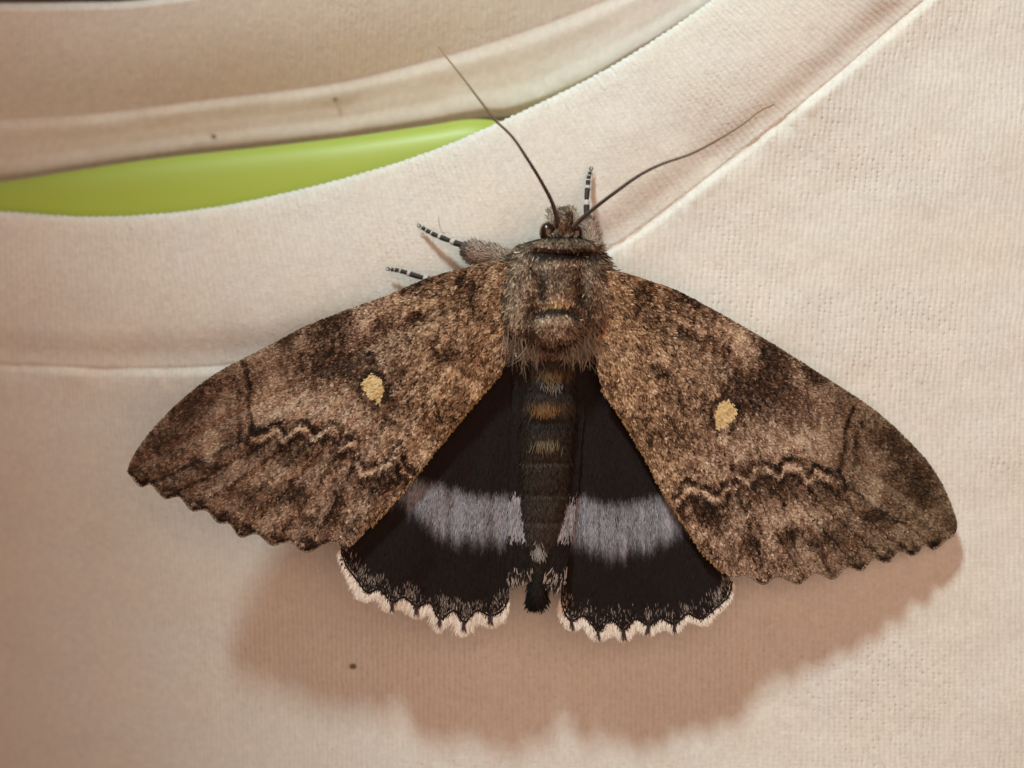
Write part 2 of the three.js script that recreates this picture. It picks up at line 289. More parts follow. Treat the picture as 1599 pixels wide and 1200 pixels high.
const LINES = [ // points, half width, strength
  [[[385, 566], [393, 600], [391, 630], [398, 664], [388, 690]], 4, -0.34], [[[366, 585], [376, 612], [372, 640], [380, 670], [372, 694]], 3.5, -0.22], [[[398, 664], [418, 668], [440, 660], [470, 655]], 3.5, -0.25],
  [[[700, 436], [690, 470], [700, 500], [676, 535], [690, 570], [664, 610], [668, 650]], 4, -0.2], [[[712, 440], [702, 474], [712, 505], [690, 540], [704, 575], [680, 615]], 3.5, 0.16],
  [[[745, 440], [738, 470], [748, 500]], 4, -0.25], [[[590, 500], [575, 540], [600, 590], [610, 640], [580, 690]], 4, -0.14],
  [[[560, 520], [470, 600], [420, 660], [350, 740], [300, 796]], 2, -0.10], [[[600, 560], [520, 660], [430, 770], [376, 836]], 2, -0.12], [[[610, 600], [560, 700], [500, 790], [480, 860]], 2, -0.12], [[[560, 640], [480, 740], [426, 848]], 2, -0.1], [[[500, 600], [400, 690], [342, 813]], 2, -0.1]];
const SPOT = [[568, 598], [574, 589], [585, 585], [597, 592], [601, 603], [599, 615], [594, 628], [586, 622], [577, 616], [569, 608]];
const RAMP = [[0, own(34, 23, 17)], [0.25, own(80, 53, 37)], [0.45, own(126, 91, 68)], [0.62, own(160, 122, 95)], [0.8, own(190, 151, 120)], [1, own(212, 175, 140)]];
function ramp(L) { L = clamp(L); let i = 0; while (i < RAMP.length - 2 && RAMP[i + 1][0] < L) i++; return mix3(RAMP[i][1], RAMP[i + 1][1], (L - RAMP[i][0]) / (RAMP[i + 1][0] - RAMP[i][0])); }
const MARGIN_L = [[199, 735], [205, 743], [222, 760], [234, 755], [259, 778], [280, 775], [301, 797], [322, 796], [342, 816], [359, 817], [376, 838], [401, 833], [426, 851], [451, 846], [480, 862], [509, 848], [526, 848], [542, 858]];
const OUT_L = MARGIN_L.filter((_, i) => [2, 4, 6, 8, 10, 12, 14].includes(i));
for (const [x, y] of OUT_L) { // veins that run out to the scallops, a dusky crescent before each
  LINES.push([[[mix(x, 640, 0.5), mix(y, 560, 0.5)], [mix(x, 640, 0.22), mix(y, 580, 0.22)], [x, y]], 2.0, -0.30]);
  const d = Math.hypot(660 - x, 540 - y), ux = (660 - x) / d, uy = (540 - y) / d; BLOBS.push([x + ux * 17, y + uy * 17, 17, 6.5, 0.42, -0.55], [x + ux * 9, y + uy * 9, 10, 4, 0.42, 0.2]);
}
function marking(x, y, seed) {                       // lightness 0..1, plus the two hues
  const wx = x + 16 * (fbm(x / 22, y / 22, 40 + seed, 2) - 0.5) + 12 * (fbm(x / 7, y / 7, 44 + seed, 2) - 0.5), wy = y + 16 * (fbm(x / 22, y / 22, 50 + seed, 2) - 0.5) + 12 * (fbm(x / 7, y / 7, 54 + seed, 2) - 0.5);
  let L = mix(0.42, 0.46, smooth(280, 650, x)) + 0.26 * (fbm(x / 50, y / 50, 60 + seed, 3) - 0.5) + 0.2 * (fbm(x / 15, y / 15, 66 + seed, 2) - 0.5);
  for (const [bx, by, rx, ry, a, k] of BLOBS) { const dx = wx - bx, dy = wy - by; if (Math.abs(dx) > 130 || Math.abs(dy) > 130) continue; const c = Math.cos(a), s = Math.sin(a), u = (dx * c + dy * s) / rx, v = (-dx * s + dy * c) / ry, q = u * u + v * v; if (q < 6) L += k * 0.74 * Math.exp(-q * q * 0.7); }
  L = Math.max(L, 0.15); { const ds = Math.hypot(x - 585, (y - 606) * 0.85); L -= 0.2 * Math.exp(-Math.pow((ds - 22) / 5, 2)); }
  const lx = x + 0.42 * (wx - x), ly = y + 0.42 * (wy - y);
  for (const set of [LINES, ZIGS[seed > 5 ? 1 : 0]]) for (const [pts, w, k] of set) { const d = toPolyline(pts, lx, ly) / w; if (d < 2.2) L += k * 1.15 * Math.exp(-d * d) * (0.4 + 0.9 * noise(x / 10, y / 10, 71)); }
  const dm = toPolyline(MARGIN_L, x, y);
  if (dm < 16) { L -= 0.45 * Math.exp(-Math.pow((dm - 3.5) / 2.6, 2)); }
  // flecks: short streaks that run outward from the wing root
  const th = Math.atan2(y - 380, x - 880), rr = Math.hypot(x - 880, y - 380), f = mix(2.3, 3.3, smooth(250, 720, x)), fl = 0.62 * noise(th * 330 / f, rr / (f * 2.3), 300 + seed) + 0.38 * noise(th * 330 / f * 0.45 + 9, rr / (f * 1.3), 310 + seed) - 0.5;
  L += fl * mix(0.36, 0.84, smooth(260, 700, x)) * mix(0.8, 1, smooth(0.0, 0.3, L));
  const rust = clamp(smooth(520, 760, x) * 0.8 + 0.5 * (fbm(x / 60, y / 60, 80 + seed, 2) - 0.5)), spot = inside(SPOT, (x - 585) * 0.93 + 585 + 4 * (noise(x / 3, y / 3, 3) - 0.5), (y - 606) * 0.93 + 606 + 4 * (noise(x / 4, y / 4, 6) - 0.5));
  return { L, rust, spot, out: smooth(500, 250, x) };
}
const SPOTC = own(214, 176, 122);
function forewingColor(x, y, seed, rnd) {
  const m = marking(x, y, seed); let L = m.L;
  if (m.spot) { const k = 0.96 + 0.06 * (rnd ? rnd() : 0.5); return SPOTC.map(c => c * k); }
  if (rnd) { const f = mix(0.6, 1, smooth(280, 700, x)); L += 0.12 * f * gauss(rnd); const q = rnd(); if (q < 0.08) L += 0.18 * f; else if (q > 0.93) L -= 0.2 * f; }
  let c = ramp(L); { const g = 0.3 * c[0] + 0.5 * c[1] + 0.2 * c[2]; c = mix3(c, [g * 1.06, g, g * 0.92], 0.16); }
  const k = m.rust; c = [c[0] * mix(1.0, 1.06, k), c[1] * mix(0.99, 0.95, k), c[2] * mix(1.0, 0.78, k)];
  if (seed > 5) { const o = m.out; c = [c[0] * mix(1, 0.88, o), c[1] * mix(1, 0.95, o), c[2] * mix(1, 0.9, o)]; }
  return c;
}
const COSTA_L = [[797, 525], [800, 470], [798, 425], [782, 407], [722, 419], [667, 435], [597, 465], [534, 487], [472, 512], [413, 544], [355, 573], [313, 600], [272, 635], [234, 675], [209, 710]];
const INNER_L = [[580, 821], [630, 767], [672, 712], [713, 662], [755, 612], [784, 579]];
const COSTA_R = [[927, 530], [925, 480], [935, 430], [967, 425], [999, 434], [1057, 454], [1125, 490], [1215, 542], [1291, 591], [1350, 629], [1395, 665], [1444, 715], [1471, 755], [1485, 787], [1495, 818]];
const MARGIN_R = [[1490, 836], [1476, 844], [1458, 858], [1444, 852], [1426, 867], [1404, 860], [1386, 878], [1363, 873], [1345, 891], [1323, 885], [1300, 904], [1273, 894], [1246, 912], [1215, 900], [1192, 912], [1163, 897], [1145, 902]];
const INNER_R = [[1129, 893], [1098, 863], [1066, 814], [1039, 773], [1008, 715], [974, 656], [940, 607]];
// veins stand a little proud of the membrane and the wing is cambered
function wingZ(f, tipDrop, seed) { return (x, y) => { const [a, b] = f.ab(x, y), g = a / (Math.abs(a) + Math.abs(b) + 1e-3); return 8.3 - tipDrop * Math.pow(Math.max(0, a), 0.82) - 1.2 * b + 0.55 * Math.sin(clamp(g) * 3.14) * smooth(0, 0.4, a + b) + 0.11 * Math.cos(g * 40) * smooth(0.25, 0.8, a + b) + 0.25 * (fbm(x / 60, y / 60, 90 + seed, 2) - 0.5); }; }
const zL = wingZ(FL, 4.9, 1), zR = wingZ(FR, 6.3, 2);
function forewing(pts, center, f, zf, seed, margin, inner, costa) {
  const toLeft = (x, y) => FL.xy(...f.ab(x, y));
  const outline = outlineOf(pts, 420), rnd = rngOf(100 + seed);
  const w = mesh('forewing', blade(outline, center, zf, 0.09, (x, y) => forewingColor(...toLeft(x, y), seed).map(c => c * 0.8)), skinMat, moth);
  const S = new Strands(); let n = 0, x0 = 1e9, x1 = -1e9, y0 = 1e9, y1 = -1e9; for (const [x, y] of outline) { x0 = Math.min(x0, x); x1 = Math.max(x1, x); y0 = Math.min(y0, y); y1 = Math.max(y1, y); }
  const poly = outline.filter((_, i) => i % 2 === 0);
  const src = [f.xy(-0.12, 0.02), f.xy(0, 0)][0];
  const lay = (x, y, len, wid, ang, lift, c0, c1) => {
    const dx = Math.cos(ang), dy = Math.sin(ang), pp = []; for (let k = 0; k < 3; k++) { const t = k / 2, X = x + dx * len * t, Y = y + dy * len * t; pp.push(at(X, Y, zf(X, Y) + 0.03 + lift * Math.sin(t * 1.9))); }
    const nn = normalOf(zf, x, y); S.add(pp, wid * K, [nn[0] + 0.16 * gauss(rnd), nn[1] + 0.16 * gauss(rnd), nn[2]], c0, c1, 0.7);
  };
  while (n < 56000) {
    const x = mix(x0, x1, rnd()), y = mix(y0, y1, rnd()); if (!inside(poly, x, y)) continue; n++;
    const [lx, ly] = toLeft(x, y), c = forewingColor(lx, ly, seed, rnd), ang = Math.atan2(y - src[1], x - src[0]) + 0.36 * gauss(rnd), basal = smooth(560, 780, lx);
    const len = (4.6 + 1.8 * rnd()) * mix(1, 1.5, basal); if (!inside(poly, x + Math.cos(ang) * len * 0.9, y + Math.sin(ang) * len * 0.9)) continue;
    lay(x, y, len, 1.7 + 0.7 * rnd(), ang, 0.07 + 0.12 * rnd() + 0.12 * basal, c.map(q => q * 0.86), c);
  }
  const fringe = (line, count, len, out, colf) => { // hairs that leave the edge
    const L = [0]; for (let i = 1; i < line.length; i++) L.push(L[i - 1] + Math.hypot(line[i][0] - line[i - 1][0], line[i][1] - line[i - 1][1]));
    for (let k = 0; k < count; k++) {
      const d = rnd() * L[L.length - 1]; let i = 1; while (L[i] < d) i++; const t = (d - L[i - 1]) / (L[i] - L[i - 1]), x = mix(line[i - 1][0], line[i][0], t), y = mix(line[i - 1][1], line[i][1], t);
      const ang = out(x, y) + 0.3 * gauss(rnd), l = len * (0.5 + 0.8 * rnd()), c = colf(x, y);
      lay(x - Math.cos(ang) * l * 0.6, y - Math.sin(ang) * l * 0.6, l, 1.2 + 0.7 * rnd(), ang, 0.05 + 0.1 * rnd(), c.map(q => q * 0.8), c);
    }
  };
  const radial = (x, y) => Math.atan2(y - src[1], x - src[0]);
  const mo = spline2(margin).getPoints(160).map(p => [p.x, p.y]);
  fringe(mo, 2600, 5, radial, () => { const q = rnd(); return q < 0.25 ? own(66, 47, 36) : q < 0.7 ? own(118, 90, 71) : own(160, 128, 104); });
  fringe(inner, 900, 11, (x, y) => radial(x, y) + (f === FL ? -0.35 : 0.35), () => mix3(own(70, 46, 28), own(170, 126, 82), rnd()));
  fringe(costa.slice(3), 700, 3.5, radial, () => mix3(own(60, 44, 34), own(200, 170, 140), Math.pow(rnd(), 2)));
  S.build('wing_scales', scaleMat, w);
  return w;
}
forewing([...COSTA_L, ...MARGIN_L, ...INNER_L], [540, 650], FL, zL, 1, MARGIN_L, INNER_L, COSTA_L);
forewing([...COSTA_R, ...MARGIN_R, ...INNER_R], [1180, 690], FR, zR, 9, MARGIN_R, INNER_R, COSTA_R);

// ---- hindwings: black with a lavender grey band, pale fringe
const BLACK = own(33, 24, 21), GREYB = own(142, 131, 131);
const HIND = [
  { scallop: [[532, 862], [540, 883], [556, 905], [574, 926], [591, 921], [613, 941], [630, 934], [651, 948], [670, 942], [687, 967], [708, 955], [725, 972], [745, 955], [766, 962], [783, 955], [793, 938]], inner: [[794, 904], [796, 800], [798, 700], [803, 600], [806, 560]], under: [[780, 545], [700, 605], [620, 700], [560, 790]], root: [806, 540], center: [700, 800],
    ticks: [[613, 941], [651, 948], [687, 967], [725, 972], [766, 962]], top: table([[560, 700], [640, 748], [700, 764], [750, 776], [800, 772]]), low: table([[560, 740], [635, 792], [680, 826], [740, 848], [800, 846]]), len: table([[528, 12], [560, 22], [690, 26], [730, 28], [793, 26]]),
    fold: { poly: [[806, 560], [832, 548], [831, 650], [829, 760], [831, 840], [831, 886], [822, 895], [812, 897], [800, 903], [793, 902], [796, 800], [798, 680]], center: [813, 740], top: 764, low: 832, skew: 0, rise: 1 }, zf: zL },
  { scallop: [[876, 938], [883, 960], [893, 970], [911, 963], [934, 985], [955, 970], [974, 984], [993, 968], [1013, 977], [1032, 967], [1053, 975], [1074, 960], [1095, 967], [1117, 951], [1138, 931], [1143, 912]], inner: [[922, 560], [912, 650], [903, 750], [893, 830], [880, 905]], under: [[1100, 820], [1060, 720], [1000, 620], [945, 545]], root: [922, 540], center: [980, 800],
    ticks: [[893, 970], [934, 985], [974, 984], [1013, 977], [1053, 975]], top: table([[880, 770], [900, 776], [960, 790], [1035, 775], [1080, 750]]), low: table([[880, 846], [960, 864], [1020, 854], [1065, 828], [1100, 790]]), len: table([[870, 20], [934, 27], [1013, 22], [1095, 18], [1145, 10]]),
    fold: { poly: [[895, 548], [922, 560], [911, 660], [903, 760], [894, 830], [881, 907], [870, 911], [858, 906], [852, 890], [858, 840], [872, 790], [884, 740], [890, 640]], center: [888, 740], top: 770, low: 834, skew: 0.25, rise: -1 }, zf: zR }];
for (const h of HIND) {
  const rnd = rngOf(Math.round(500 + h.root[0])), zh = (x, y) => { const d = Math.hypot(x - h.root[0], y - h.root[1]), s = Math.atan2(x - h.root[0], y - h.root[1]); return Math.min(6.0, h.zf(x, y) - 0.75) + 0.16 * Math.sin(s * 22) * smooth(60, 300, d); };
  const left = h === HIND[0], pts = left ? [...h.scallop, ...h.inner, ...h.under] : [...h.scallop, ...h.under, ...h.inner];
  const outline = outlineOf(pts, 300), poly = outline;
  const w = mesh('hindwing', blade(outline, h.center, zh, 0.08, (x, y) => BLACK.map(c => c * 0.8), 20), skinMat, moth);
  const S = new Strands();
  const lay = (z, x, y, len, wid, ang, lift, c0, c1, blunt = 0.35) => { const dx = Math.cos(ang), dy = Math.sin(ang), bend = 0.12 * gauss(rnd), pp = []; for (let k = 0; k < 4; k++) { const t = k / 3, X = x + dx * len * t - dy * bend * len * t * t, Y = y + dy * len * t + dx * bend * len * t * t; pp.push(at(X, Y, z(X, Y) + 0.03 + lift * Math.sin(t * 2))); } const n = normalOf(z, x, y); S.add(pp, wid * K, [n[0] + 0.1 * gauss(rnd), n[1] + 0.1 * gauss(rnd), n[2]], c0, c1, blunt); };
  const sc = spline2(h.scallop).getPoints(200).map(p => [p.x, p.y]);
  const band = (x, y) => smooth(-7, 9, y - h.top(x) + 7 * (noise(x / 5, 2, 3) - 0.5) + 5 * (noise(x / 1.7, 6, 3) - 0.5)) * (1 - smooth(-16, 14, y - h.low(x) + 14 * (noise(x / 9, 3, 8) - 0.5) + 12 * (noise(x / 2.2, 4, 8) - 0.5)));
  const tone = (x, y) => {
    const w = band(x, y);
    if (w > 0.02) { const vein = 0.5 * noise(x / 4.5, y / 120, 77) + 0.5 * noise(x / 13 + 4, y / 300, 78), k = clamp(w * (0.74 + 0.9 * (vein - 0.5) + 0.22 * gauss(rnd) + (rnd() > 0.95 ? 0.45 : 0) + (rnd() < 0.05 ? -0.5 : 0)), 0, 1.4); return mix3(BLACK, GREYB, k); }
    const d = toPolyline(sc, x, y); const low = smooth(0.42, 0.7, noise(x / 11, y / 30, 19));
    if (d < 19 * (0.6 + 0.7 * rnd()) && d > 2.6) { if (rnd() < 0.10 + 0.42 * low) return mix3(BLACK, own(172, 146, 130), 0.2 + 0.8 * rnd()); }
    return BLACK.map(c => c * (0.7 + 0.55 * rnd()));
  };
  let n = 0, x0 = Math.min(...pts.map(p => p[0])), x1 = Math.max(...pts.map(p => p[0]));
  while (n < 26000) {
    const x = mix(x0, x1, rnd()), y = mix(540, 990, rnd()); if (!inside(poly, x, y)) continue; n++;
    const ang = Math.atan2(y - h.root[1] + 160, (x - h.root[0]) * 0.55) + 0.08 * gauss(rnd), c = tone(x, y), d = toPolyline(sc, x, y);
    lay(zh, x, y, d < 16 ? 6 + 3 * rnd() : 9 + 7 * rnd(), 1.15 + 0.7 * rnd(), ang, 0.06 + 0.09 * rnd(), c, tone(x + Math.cos(ang) * 12, y + Math.sin(ang) * 12));
  }
  // the dark line of the scallops, pale fringe and its dark ticks
  for (let k = 0; k < 700; k++) { const i = Math.floor(rnd() * (sc.length - 1)), a = sc[i], b = sc[i + 1], ang = Math.atan2(b[1] - a[1], b[0] - a[0]); lay((x, y) => zh(x, y) + 0.12, a[0], a[1] - 1.5 + rnd() * 2, 5, 1.8, ang, 0.05, BLACK, BLACK); }
  for (let k = 0; k < 5600; k++) {
    const i = Math.floor(rnd() * (sc.length - 1)), [x, y] = sc[i], L = h.len(x), clump = Math.round(x / 9 + noise(y / 9, 1, 3)) * 9, ang = Math.atan2(y - h.root[1] + 160, (x - h.root[0]) * 0.62) + 0.12 * gauss(rnd) + (clump - x) * 0.005;
    const c = mix3(own(200, 172, 150), own(242, 218, 196), rnd());
    lay((X, Y) => zh(X, Y) - 0.05 + 0.12 * hash(k, 1, 2), x + 4 * gauss(rnd) * 0.4, y - 2, L * (0.35 + 0.55 * rnd()) * (0.85 + 0.3 * noise(x / 12, 2, 5)), 0.9 + 0.5 * rnd(), ang, 0.08 * rnd(), c.map(q => q * 0.9), c);
  }
  for (const [x, y] of h.ticks) for (let k = 0; k < 14; k++) lay((X, Y) => zh(X, Y) + 0.3, x + gauss(rnd) * 0.8, y - 3, 13 + 9 * rnd(), 1.3, Math.PI / 2 + 0.1 * gauss(rnd) + (left ? 0.05 : 0), 0.03, own(50, 36, 32), own(70, 50, 44));
  S.build('wing_scales', velvetMat, w);
  // the inner lobe that lies folded along the body
  const f = h.fold, zfold = (x, y) => 6.25 + 0.55 * smooth(0, 36, f.rise * (x - f.center[0]) + 18), fo = outlineOf(f.poly, 90), S2 = new Strands();
  const fm = mesh('inner_lobe', blade(fo, f.center, zfold, 0.08, () => BLACK.map(c => c * 0.8), 12), skinMat, w);
  const keep = S.P; S.P = []; S.N = []; S.C = []; S.I = [];
  let m = 0; const bx0 = Math.min(...f.poly.map(p => p[0])), bx1 = Math.max(...f.poly.map(p => p[0]));
  while (m < 2600) {
    const x = mix(bx0, bx1, rnd()), y = mix(548, 910, rnd()); if (!inside(fo, x, y)) continue; m++;
    const up = y > f.top + 6 * gauss(rnd) - (x - f.center[0]) * f.skew * -0.4 && y < f.low + 5 * gauss(rnd);
    const c = up ? mix3(BLACK, own(158, 142, 138), clamp(0.55 + 0.5 * noise(x / 5, y / 80, 14) + 0.2 * gauss(rnd), 0.1, 1.3)) : y > 880 && rnd() < 0.3 ? own(150, 125, 110) : BLACK.map(q => q * (0.7 + 0.6 * rnd()));
    lay(zfold, x, y, 12 + 12 * rnd(), 1.4 + 0.8 * rnd(), Math.PI / 2 + f.skew + 0.07 * gauss(rnd), 0.1 + 0.1 * rnd(), c.map(q => q * 0.85), c);
  }
  for (let k = 0; k < 110; k++) { const t = rnd(), x = left ? mix(794, 832, t) : mix(852, 882, t), y = left ? mix(902, 886, t) : mix(890, 908, t); lay(zfold, x, y - 3, 5 + 5 * rnd(), 1.2, Math.PI / 2 + 0.3 * gauss(rnd), 0.03, own(120, 95, 82), own(215, 185, 165)); }
  S.build('lobe_scales', velvetMat, fm);
}

// ---- body: head, thorax and abdomen as one surface
const axis = table([[326, 884], [350, 880], [366, 880], [395, 871], [440, 868], [480, 866], [540, 862], [640, 857], [720, 853], [800, 849], [850, 845], [900, 840], [948, 838]]);
const halfW = table([[326, 4], [331, 12], [338, 14], [350, 15], [362, 15], [370, 20], [375, 44], [384, 62], [395, 73], [410, 82], [440, 92], [480, 94], [510, 86], [530, 66], [548, 46], [565, 39], [640, 45], [720, 43], [800, 37], [850, 27], [875, 13], [900, 11], [925, 15], [940, 12], [948, 4]]);
const midZ = table([[326, 6.6], [365, 6.3], [395, 5.8], [440, 5.6], [540, 5.6], [640, 5.9], [800, 5.9], [948, 5.9]]);
const halfZ = table([[326, 0.5], [338, 1.5], [350, 2.0], [365, 2.2], [376, 3.0], [388, 3.5], [395, 3.8], [410, 4.0], [440, 4.3], [480, 4.4], [510, 4.2], [530, 3.8], [548, 3.2], [565, 2.6], [640, 2.6], [720, 2.4], [800, 2.0], [850, 1.6], [875, 1.1], [900, 1.0], [925, 1.1], [940, 0.8], [948, 0.2]]);
const RINGS = [612, 658, 722, 772, 815, 852];
const LOBES = [[806, 462, 23, 58, 0.06, 1.1], [938, 462, 20, 58, -0.08, 1.1], [866, 508, 40, 24, 0, 1.2], [870, 436, 27, 42, 0, 0.8], [880, 383, 54, 9, 0.03, 0.9], [876, 346, 13, 14, 0, 0.4]];
const CLEFTS = [[[[838, 392], [866, 394], [900, 394], [936, 397]], 4, 0.5], [[[838, 425], [842, 455], [838, 495]], 5, 0.4], [[[905, 425], [909, 455], [914, 495]], 5, 0.4], [[[838, 487], [856, 479], [874, 478], [890, 483], [904, 490]], 4, 0.6]];
function bodyBump(x, y) { let b = 0; for (const [lx, ly, rx, ry, a, k] of LOBES) { const dx = x - lx, dy = y - ly, c = Math.cos(a), s = Math.sin(a), u = (dx * c + dy * s) / rx, v = (-dx * s + dy * c) / ry, q = u * u + v * v; if (q < 4) b += k * Math.exp(-q * q * 0.7); } if (y < 540) for (const [p, w, k] of CLEFTS) { const d = toPolyline(p, x, y) / w; if (d < 2.5) b -= k * Math.exp(-d * d); } return b; }
const groove = y => { let g = 1; for (const r of RINGS) g -= 0.09 * Math.exp(-Math.pow((y - r) / 4, 2)); return g; };
function bodyTop(x, y) { const u = clamp((x - axis(y)) / halfW(y), -1, 1); return midZ(y) + halfZ(y) * groove(y) * Math.sqrt(Math.max(0, 1 - u * u)) + bodyBump(x, y) * Math.pow(Math.max(0, 1 - u * u), 0.5); }
const bodyTone = (x, y) => {
  let L = 0.34 + 0.22 * (fbm(x / 18, y / 18, 201, 3) - 0.5) + 0.75 * (0.6 * noise(x / 2.6, y / 7, 205) + 0.4 * noise(x / 5, y / 4, 206) - 0.5);
  const b = (bx, by, rx, ry, k) => { const q = Math.pow((x - bx) / rx, 2) + Math.pow((y - by) / ry, 2); if (q < 6) L += k * Math.exp(-q * q * 0.8); };
  const l = (p, w, k) => { const d = toPolyline(p, x, y) / w; if (d < 2.2) L += k * Math.exp(-d * d); };
  b(808, 455, 20, 46, 0.10); b(803, 488, 15, 22, 0.20); b(944, 470, 9, 40, 0.2); b(862, 506, 34, 18, 0.16); b(868, 467, 26, 9, 0.34); b(868, 455, 14, 12, 0.1); b(862, 492, 22, 5, 0.26); b(852, 406, 48, 8, 0.12);
  b(844, 449, 7, 18, -0.34); b(907, 452, 8, 16, -0.26); b(866, 424, 20, 13, -0.10); b(944, 516, 16, 9, -0.45); b(800, 524, 20, 7, -0.4); b(828, 482, 8, 18, -0.14); b(918, 484, 8, 18, -0.16); b(785, 440, 6, 50, -0.12); b(958, 460, 5, 50, -0.25); b(890, 505, 8, 12, -0.15);
  l([[838, 392], [866, 394], [900, 394], [936, 397]], 4.5, -0.55); l([[840, 486], [856, 479], [874, 478], [890, 483], [902, 489]], 3.6, -0.55); l([[826, 532], [866, 538], [902, 532]], 5, -0.25);
  if (y < 375) L -= 0.02;
  return L;
};
function bodyColor(x, y, rnd) {
  if (y < 556) { let L = bodyTone(x, y); if (rnd) { L += 0.10 * gauss(rnd); const q = rnd(); if (q < 0.12) L += 0.22; } const c = ramp(L), g = Math.exp(-Math.pow((x - 868) / 24, 2) - Math.pow((y - 473) / 6, 2)); const m = 0.3 * c[0] + 0.5 * c[1] + 0.2 * c[2], d = mix3(c, [m * 1.12, m, m * 0.84], 0.2); return [d[0] * 0.95, d[1] * (0.96 - 0.06 * g), d[2] * (0.95 - 0.35 * g)]; }
  let c = own(46, 34, 26); const k = (bx, by, rx, ry) => Math.exp(-Math.pow((x - bx) / rx, 2) - Math.pow((y - by) / ry, 2));
  c = mix3(c, own(108, 74, 44), clamp(0.5 * k(864, 583, 26, 6) + 0.5 * k(852, 634, 36, 8)));
  c = mix3(c, own(26, 20, 18), clamp(k(864, 600, 26, 8) + 0.9 * k(856, 662, 40, 6) + smooth(865, 900, y)));
  for (const r of RINGS) c = mix3(c, own(22, 17, 15), 0.6 * Math.exp(-Math.pow((y - r - 4) / 3, 2)));
  for (const r of [722, 772, 815]) c = mix3(c, own(84, 70, 58), 0.6 * Math.exp(-Math.pow((y - r) / 2.6, 2)));
  if (y > 780 && y < 868) c = mix3(c, own(70, 56, 47), 0.3);
  if (rnd) { const q = 0.65 + 0.7 * rnd(); c = c.map(v => v * q); } return c;
}
const bodyGeo = grid(72, 230, (u, v) => {
  const y = mix(326, 948, v), a = u * 2 * Math.PI, w = halfW(y) * (y > 560 ? mix(1, groove(y), 0.5) : 1), x = axis(y) + w * Math.cos(a), s = Math.sin(a);
  const z = s >= 0 ? bodyTop(x, y) - 0.04 : midZ(y) + halfZ(y) * 0.85 * s;
  return { p: at(x, y, z), c: bodyColor(x, y).map(q => q * 0.75) };
}, true);
const body = mesh('body', bodyGeo, skinMat, moth);
